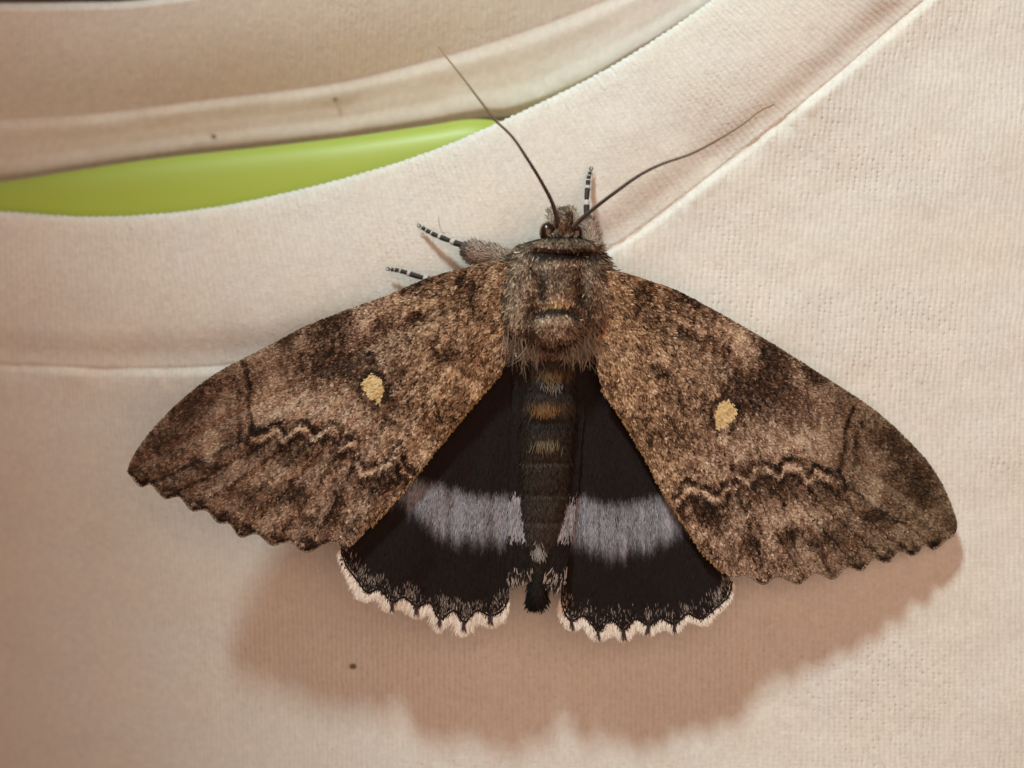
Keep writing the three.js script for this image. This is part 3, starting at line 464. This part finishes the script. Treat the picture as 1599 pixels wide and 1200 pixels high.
{
  const S = new Strands(), rnd = rngOf(900);
  const lay = (x, y, len, wid, ang, lift, droop, c0, c1, blunt, zf = bodyTop, bend = 0.15) => {
    const dx = Math.cos(ang), dy = Math.sin(ang), bd = bend * gauss(rnd), pp = [];
    const z0 = zf(x, y); for (let k = 0; k < 4; k++) { const t = k / 3, X = x + dx * len * t - dy * bd * len * t * t, Y = y + dy * len * t + dx * bd * len * t * t; pp.push(at(X, Y, Math.max(zf(X, Y), z0 - droop * t * t) + 0.02 + lift * Math.sin(t * 1.7))); }
    const n = normalOf(zf, x, y); S.add(pp, wid * K, [n[0] + 0.22 * gauss(rnd), n[1] + 0.22 * gauss(rnd), n[2] + 0.2], c0, c1, blunt);
  };
  let n = 0;
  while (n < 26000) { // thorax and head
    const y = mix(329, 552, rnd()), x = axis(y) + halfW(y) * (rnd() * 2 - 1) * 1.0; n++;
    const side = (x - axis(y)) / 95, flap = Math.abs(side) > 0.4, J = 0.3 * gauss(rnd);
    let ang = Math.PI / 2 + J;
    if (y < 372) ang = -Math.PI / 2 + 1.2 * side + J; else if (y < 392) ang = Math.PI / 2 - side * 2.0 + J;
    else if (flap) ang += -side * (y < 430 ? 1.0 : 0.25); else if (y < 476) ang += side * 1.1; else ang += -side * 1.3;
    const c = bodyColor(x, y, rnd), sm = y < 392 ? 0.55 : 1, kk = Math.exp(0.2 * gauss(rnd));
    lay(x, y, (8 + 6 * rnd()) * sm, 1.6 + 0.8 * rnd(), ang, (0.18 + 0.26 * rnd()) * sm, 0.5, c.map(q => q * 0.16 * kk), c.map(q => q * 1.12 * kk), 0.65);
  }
  n = 0;
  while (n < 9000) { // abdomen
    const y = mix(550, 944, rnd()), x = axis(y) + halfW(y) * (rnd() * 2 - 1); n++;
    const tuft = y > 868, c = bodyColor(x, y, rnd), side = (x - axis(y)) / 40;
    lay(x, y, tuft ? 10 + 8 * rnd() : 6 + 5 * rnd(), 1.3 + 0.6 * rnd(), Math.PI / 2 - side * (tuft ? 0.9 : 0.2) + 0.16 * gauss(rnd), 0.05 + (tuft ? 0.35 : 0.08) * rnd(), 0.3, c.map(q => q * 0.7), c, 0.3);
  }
  for (const [cx, cy, k, col] of [[864, 598, 36, own(120, 106, 92)], [852, 690, 60, own(122, 100, 72)], [866, 582, 60, own(112, 78, 46)], [850, 634, 120, own(122, 82, 46)]]) for (let i = 0; i < k; i++) lay(cx + 10 * gauss(rnd), cy + 3 * gauss(rnd), 10 + 10 * rnd(), 1.1, Math.PI / 2 + 0.25 * gauss(rnd), 0.3 + 0.3 * rnd(), 0.2, col.map(q => q * 0.5), col, 0.2);
  for (let i = 0; i < 90; i++) lay(842 + 5 * gauss(rnd), 862 + 7 * gauss(rnd), 8 + 6 * rnd(), 1.1, Math.PI / 2 + 0.2 * gauss(rnd), 0.3, 0.1, own(90, 78, 70), own(176, 162, 150), 0.3);
  // long pale hair behind the thorax, beside and over the base of the abdomen
  const soft = (x, y) => Math.max(bodyTop(x, y) * (Math.abs(x - axis(y)) < halfW(y) ? 1 : 0), 7.6);
  for (let i = 0; i < 380; i++) {
    const s = i % 2 ? 1 : -1, q = Math.pow(rnd(), 0.9), x = axis(535) + s * mix(18, 76, q) + 3 * gauss(rnd), y = mix(545, 512, q) + 6 * gauss(rnd);
    const c = mix3(own(112, 88, 70), own(188, 160, 134), rnd());
    lay(x, y, (22 + 58 * rnd() * rnd() + 12 * rnd()) * mix(0.6, 1, q), 0.8 + 0.4 * rnd(), Math.PI / 2 + s * (0.25 - 0.35 * q) * -1 + 0.2 * gauss(rnd), 0.5 + 0.5 * rnd(), 1.4, c.map(v => v * 0.7), c, 0.15, soft, 0.35);
  }
  for (let i = 0; i < 700; i++) { const x = axis(545) + 46 * (rnd() * 2 - 1), y = 534 + 16 * rnd(), c = mix3(own(78, 60, 48), own(128, 103, 85), rnd()); lay(x, y, 8 + 14 * rnd() * rnd(), 1.0, Math.PI / 2 + (axis(545) - x) * 0.016 + 0.4 * gauss(rnd), 0.3 + 0.3 * rnd(), 1.0, c.map(v => v * 0.6), c, 0.2, soft, 0.4); }
  // loose outline hairs of the thorax
  for (let i = 0; i < 1500; i++) { const y = mix(380, 535, rnd()), s = rnd() < 0.5 ? -1 : 1, x = axis(y) + s * halfW(y) * (0.9 + 0.08 * rnd()), c = bodyColor(x, y, rnd); lay(x, y, 6 + 5 * rnd(), 1.3, Math.PI / 2 - s * (y < 430 ? 0.9 : 0.3) + 0.3 * gauss(rnd), 0.4, 1.0, c.map(q => q * 0.5), c, 0.4); }
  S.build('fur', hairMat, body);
}

// ---- eyes, palps, antennae
const eyeMat = new THREE.MeshPhysicalMaterial({ color: new THREE.Color(0.03, 0.011, 0.005), roughness: 0.3, clearcoat: 0.8, clearcoatRoughness: 0.08 });
for (const [x, y, z, r] of [[855, 363, 7.1, 14.5], [900, 365, 7.1, 13.5]]) { const e = mesh('eye', new THREE.SphereGeometry(r * K, 32, 24), eyeMat, moth); e.position.set(...at(x, y, z)); e.scale.set(0.85, 1.05, 1); }
{
  const pm = new THREE.MeshPhysicalMaterial({ vertexColors: true, roughness: 0.8 });
  for (const path of [[[868, 352, 7.2], [864, 340, 7.0], [867, 330, 6.6], [873, 326, 6.2]], [[892, 350, 7.2], [893, 340, 7.0], [889, 331, 6.8], [888, 321, 6.4]]]) {
    const rad = table([[0, 4.6], [0.5, 4.4], [0.75, 3], [0.82, 2.4], [0.97, 1.8], [1, 0.5]]);
    const p = tube(path.map(q => at(...q)), t => rad(t) * K, 14, 24, t => mix3(own(128, 100, 80), own(62, 46, 38), smooth(0.7, 0.85, t)));
    const m = mesh('palp', p, pm, moth);
    const S = new Strands(), rnd = rngOf(Math.round(path[0][0])), c = new THREE.CatmullRomCurve3(path.map(q => new THREE.Vector3(q[0], q[1], q[2])));
    for (let i = 0; i < 500; i++) { const t = rnd() * 0.8, a = c.getPoint(t), s = gauss(rnd) * 3.4, x = a.x + s, y = a.y, l = 5 + 4 * rnd(), d = -Math.PI / 2 + s * 0.12, col = mix3(own(70, 52, 42), own(178, 150, 126), rnd()); S.add([0, 0.5, 1].map(k => at(x + Math.cos(d) * l * k, y + Math.sin(d) * l * k, a.z + 0.3 + 0.1 * Math.sin(k * 2))), 1.5 * K, [0.2 * gauss(rnd), 0.3, 1], col.map(q => q * 0.6), col, 0.4); }
    S.build('palp_scales', hairMat, m);
  }
}
function tube(points, radius, ringN, segN, color, wave) {
  const c = new THREE.CatmullRomCurve3(points.map(p => new THREE.Vector3(...p)), false, 'centripetal'), fr = c.computeFrenetFrames(segN, false);
  const pts = []; for (let i = 0; i <= segN; i++) pts.push(c.getPoint(i / segN));
  return grid(ringN, segN, (u, v, i, j) => { const a = u * 2 * Math.PI, r = radius(v) * (wave ? wave(v, a) : 1), N = fr.normals[j], B = fr.binormals[j], p = pts[j]; return { p: [p.x + r * (Math.cos(a) * N.x + Math.sin(a) * B.x), p.y + r * (Math.cos(a) * N.y + Math.sin(a) * B.y), p.z + r * (Math.cos(a) * N.z + Math.sin(a) * B.z)], c: color(v, a) }; }, true);
}
const feelerMat = new THREE.MeshPhysicalMaterial({ vertexColors: true, roughness: 0.55 });
for (const path of [
  [[873, 352, 8.2], [868, 335, 9.4], [862, 316, 10.6], [846, 285, 12.2], [822, 246, 13.6], [800, 214, 14.2], [772, 186, 14.4], [745, 151, 14.2], [720, 118, 13.6], [700, 93, 13], [684, 72, 12.2]],
  [[896, 354, 8.2], [908, 342, 9.4], [926, 327, 10.8], [960, 301, 12.6], [1000, 273, 13.8], [1032, 257, 14.2], [1080, 240, 14.2], [1120, 219, 13.6], [1160, 194, 12.8], [1186, 174, 12], [1209, 163, 11.4]]])
  mesh('antenna', tube(path.map(p => at(...p)), t => mix(3.3, 1.0, Math.pow(t, 0.8)) * K, 10, 420, t => mix3(own(74, 54, 44), own(150, 118, 84), smooth(0.35, 1, t)), t => 1 + 0.13 * Math.sin(t * 95 * 6.28)), feelerMat, moth);

// ---- legs
const legMat = new THREE.MeshPhysicalMaterial({ vertexColors: true, roughness: 0.7 });
function leg(label, thigh, thighR, foot, bands, claws) {
  const g = new THREE.Group(); g.name = 'leg'; moth.add(g); if (label) g.userData.label = label;
  const rnd = rngOf(Math.round(foot[0][0]));
  if (thigh) {
    const rad = table(thighR), c = new THREE.CatmullRomCurve3(thigh.map(p => new THREE.Vector3(...p)));
    const m = mesh('tibia', tube(thigh.map(p => at(...p)), t => rad(t) * K, 18, 30, () => own(104, 82, 68)), legMat, g);
    const S = new Strands();
    for (let i = 0; i < 2200; i++) { const t = rnd(), p = c.getPoint(t), d = c.getTangent(t), s = (rnd() * 2 - 1), r = rad(t), h = Math.sqrt(Math.max(0, 1 - s * s)), nx = -d.y, ny = d.x, x = p.x + nx * r * s, y = p.y + ny * r * s, l = 7 + 6 * rnd(), a = Math.atan2(d.y, d.x) + 0.5 * s + 0.25 * gauss(rnd), dark = t > 0.86, col = mix3(own(66, 50, 42), dark ? own(110, 92, 82) : own(186, 152, 128), rnd()); S.add([0, 0.5, 1].map(k => at(x + Math.cos(a) * l * k, y + Math.sin(a) * l * k, p.z + r * K / MM * h + 0.04 + 0.12 * k)), 1.5 * K, [nx * s, -ny * s, h + 0.3], col.map(q => q * 0.7), col, 0.4); }
    S.build('leg_scales', hairMat, m);
  }
  const c = new THREE.CatmullRomCurve3(foot.map(p => new THREE.Vector3(...p)), false, 'centripetal');
  bands.forEach(([t0, t1], i) => { // each joint: dark, with a white ring where it ends
    const r0 = mix(4.3, 2.6, t0), r1 = mix(4.6, 2.9, t0), pp = []; for (let k = 0; k <= 6; k++) { const p = c.getPoint(mix(t0, t1, k / 6)); pp.push(at(p.x, p.y, p.z)); }
    const rad = table([[0, r0 * 0.55], [0.06, r0 * 0.9], [0.6, r1], [0.92, r1 * 0.96], [1, r1 * 0.55]]);
    const m = mesh('tarsal_joint', tube(pp, t => rad(t) * K, 14, 36, t => mix3(own(44, 33, 29), own(184, 164, 148), smooth(0.72, 0.78, t))), legMat, g);
  });
  const e = c.getPoint(1), d = c.getTangent(1);
  for (const s of [-1, 1]) mesh('claw', tube([[0, 0], [5, 2.2 * s], [8, 1.2 * s]].map(([a, b], k) => at(e.x + d.x * a - d.y * b, e.y + d.y * a + d.x * b, e.z - k * 0.1)), t => mix(1.3, 0.5, t) * K, 8, 10, () => own(60, 46, 40)), legMat, g);
}
const dz = (x, y, h) => [x, y, depth(x, y) + 0.6 + h];
leg('foreleg with a thick fuzzy brown upper part and banded foot', [[800, 412, 4.6], [775, 400, 4.4], [750, 396, 4.0], [728, 390, 3.2]], [[0, 13], [0.3, 15], [0.75, 16], [0.93, 10], [1, 3]], [[730, 385, 3.0], [712, 380, 2.6], [694, 373, 2.2], [679, 367, 1.8], [668, 361, 1.4], [658, 355, 1.0]], [[0, 0.30], [0.30, 0.53], [0.53, 0.71], [0.71, 0.86], [0.86, 1]]);
leg('middle leg of which only the banded foot shows', null, null, [[690, 440, 2.6], [664, 435, 2.2], [640, 428, 1.6], [624, 423, 1.2], [610, 421, 0.8]], [[0, 0.28], [0.28, 0.56], [0.56, 0.76], [0.76, 0.90], [0.90, 1]]);
leg('foreleg stretched forward beside the head', [[932, 402, 4.2], [928, 382, 4.2], [922, 362, 3.9], [917, 346, 3.3]], [[0, 11], [0.5, 10], [0.8, 8], [0.95, 7], [1, 3]], [[917, 348, 3.2], [916, 326, 2.9], [916.5, 306, 2.5], [918, 290, 2.1], [919, 279, 1.8], [922, 268, 1.5]], [[0, 0.33], [0.33, 0.60], [0.60, 0.77], [0.77, 0.89], [0.89, 1]]);

// ------------------------------------------------------------------ specks and stray hairs on the cloth
function speck(x, y, z, r, label, seed) {
  const g = new THREE.IcosahedronGeometry(r * K, 3), p = g.attributes.position; for (let i = 0; i < p.count; i++) { const k = 0.7 + 0.6 * noise(p.getX(i) / K / 3 + seed, p.getY(i) / K / 3 + p.getZ(i) / K, seed); p.setXYZ(i, p.getX(i) * k * 1.25, p.getY(i) * k, p.getZ(i) * k * 0.5); } g.computeVertexNormals();
  const m = mesh('lint_speck', g, new THREE.MeshStandardMaterial({ color: new THREE.Color(0.2, 0.16, 0.12), roughness: 1 }), scene); m.name = 'lint_speck' + (seed ? '_00' + seed : ''); m.position.set(...at(x, y, z)); tag(m, label, 'speck');
}
speck(334, 212, backZ(334) + lean(334, 212) + 0.35, 4.4, 'dark speck of lint on the band inside the back of the neck', 0);
speck(523, 155, backZ(523) + lean(523, 155) + 0.55, 3, 'tiny faint speck of lint near the upper seam of the inner neck band', 1);
speck(551, 1041, depth(551, 1041) + 0.1, 4.5, 'dark speck of lint on the shirt below the moth in its shadow', 2);
function strayHair(pts, r, label, k) {
  const g = tube(pts.map(([x, y, h]) => at(x, y, depth(x, y) + h)), () => r * 0.7 * K, 6, 80, () => own(160, 136, 118));
  const m = mesh(k ? 'stray_hair_001' : 'stray_hair', g, new THREE.MeshPhysicalMaterial({ vertexColors: true, roughness: 0.6 }), scene); tag(m, label, 'hair');
}
strayHair([[686, 330, 0.8], [685, 345, 1.0], [688, 358, 1.1], [696, 366, 0.9]], 0.35, 'short curled stray hair above the banded foreleg on the ribbed neckline', 0);

// ------------------------------------------------------------------ the bulb that gives the light
{
  const m = mesh('light_bulb', new THREE.SphereGeometry(0.03, 32, 20), new THREE.MeshStandardMaterial({ color: 0xffffff, emissive: new THREE.Color(1, 0.95, 0.85), emissiveIntensity: 6 }), scene);
  m.castShadow = false; m.position.copy(lampAt); tag(m, 'round glowing light bulb above the shirt', 'light bulb');
}
renderer.render(scene, camera);
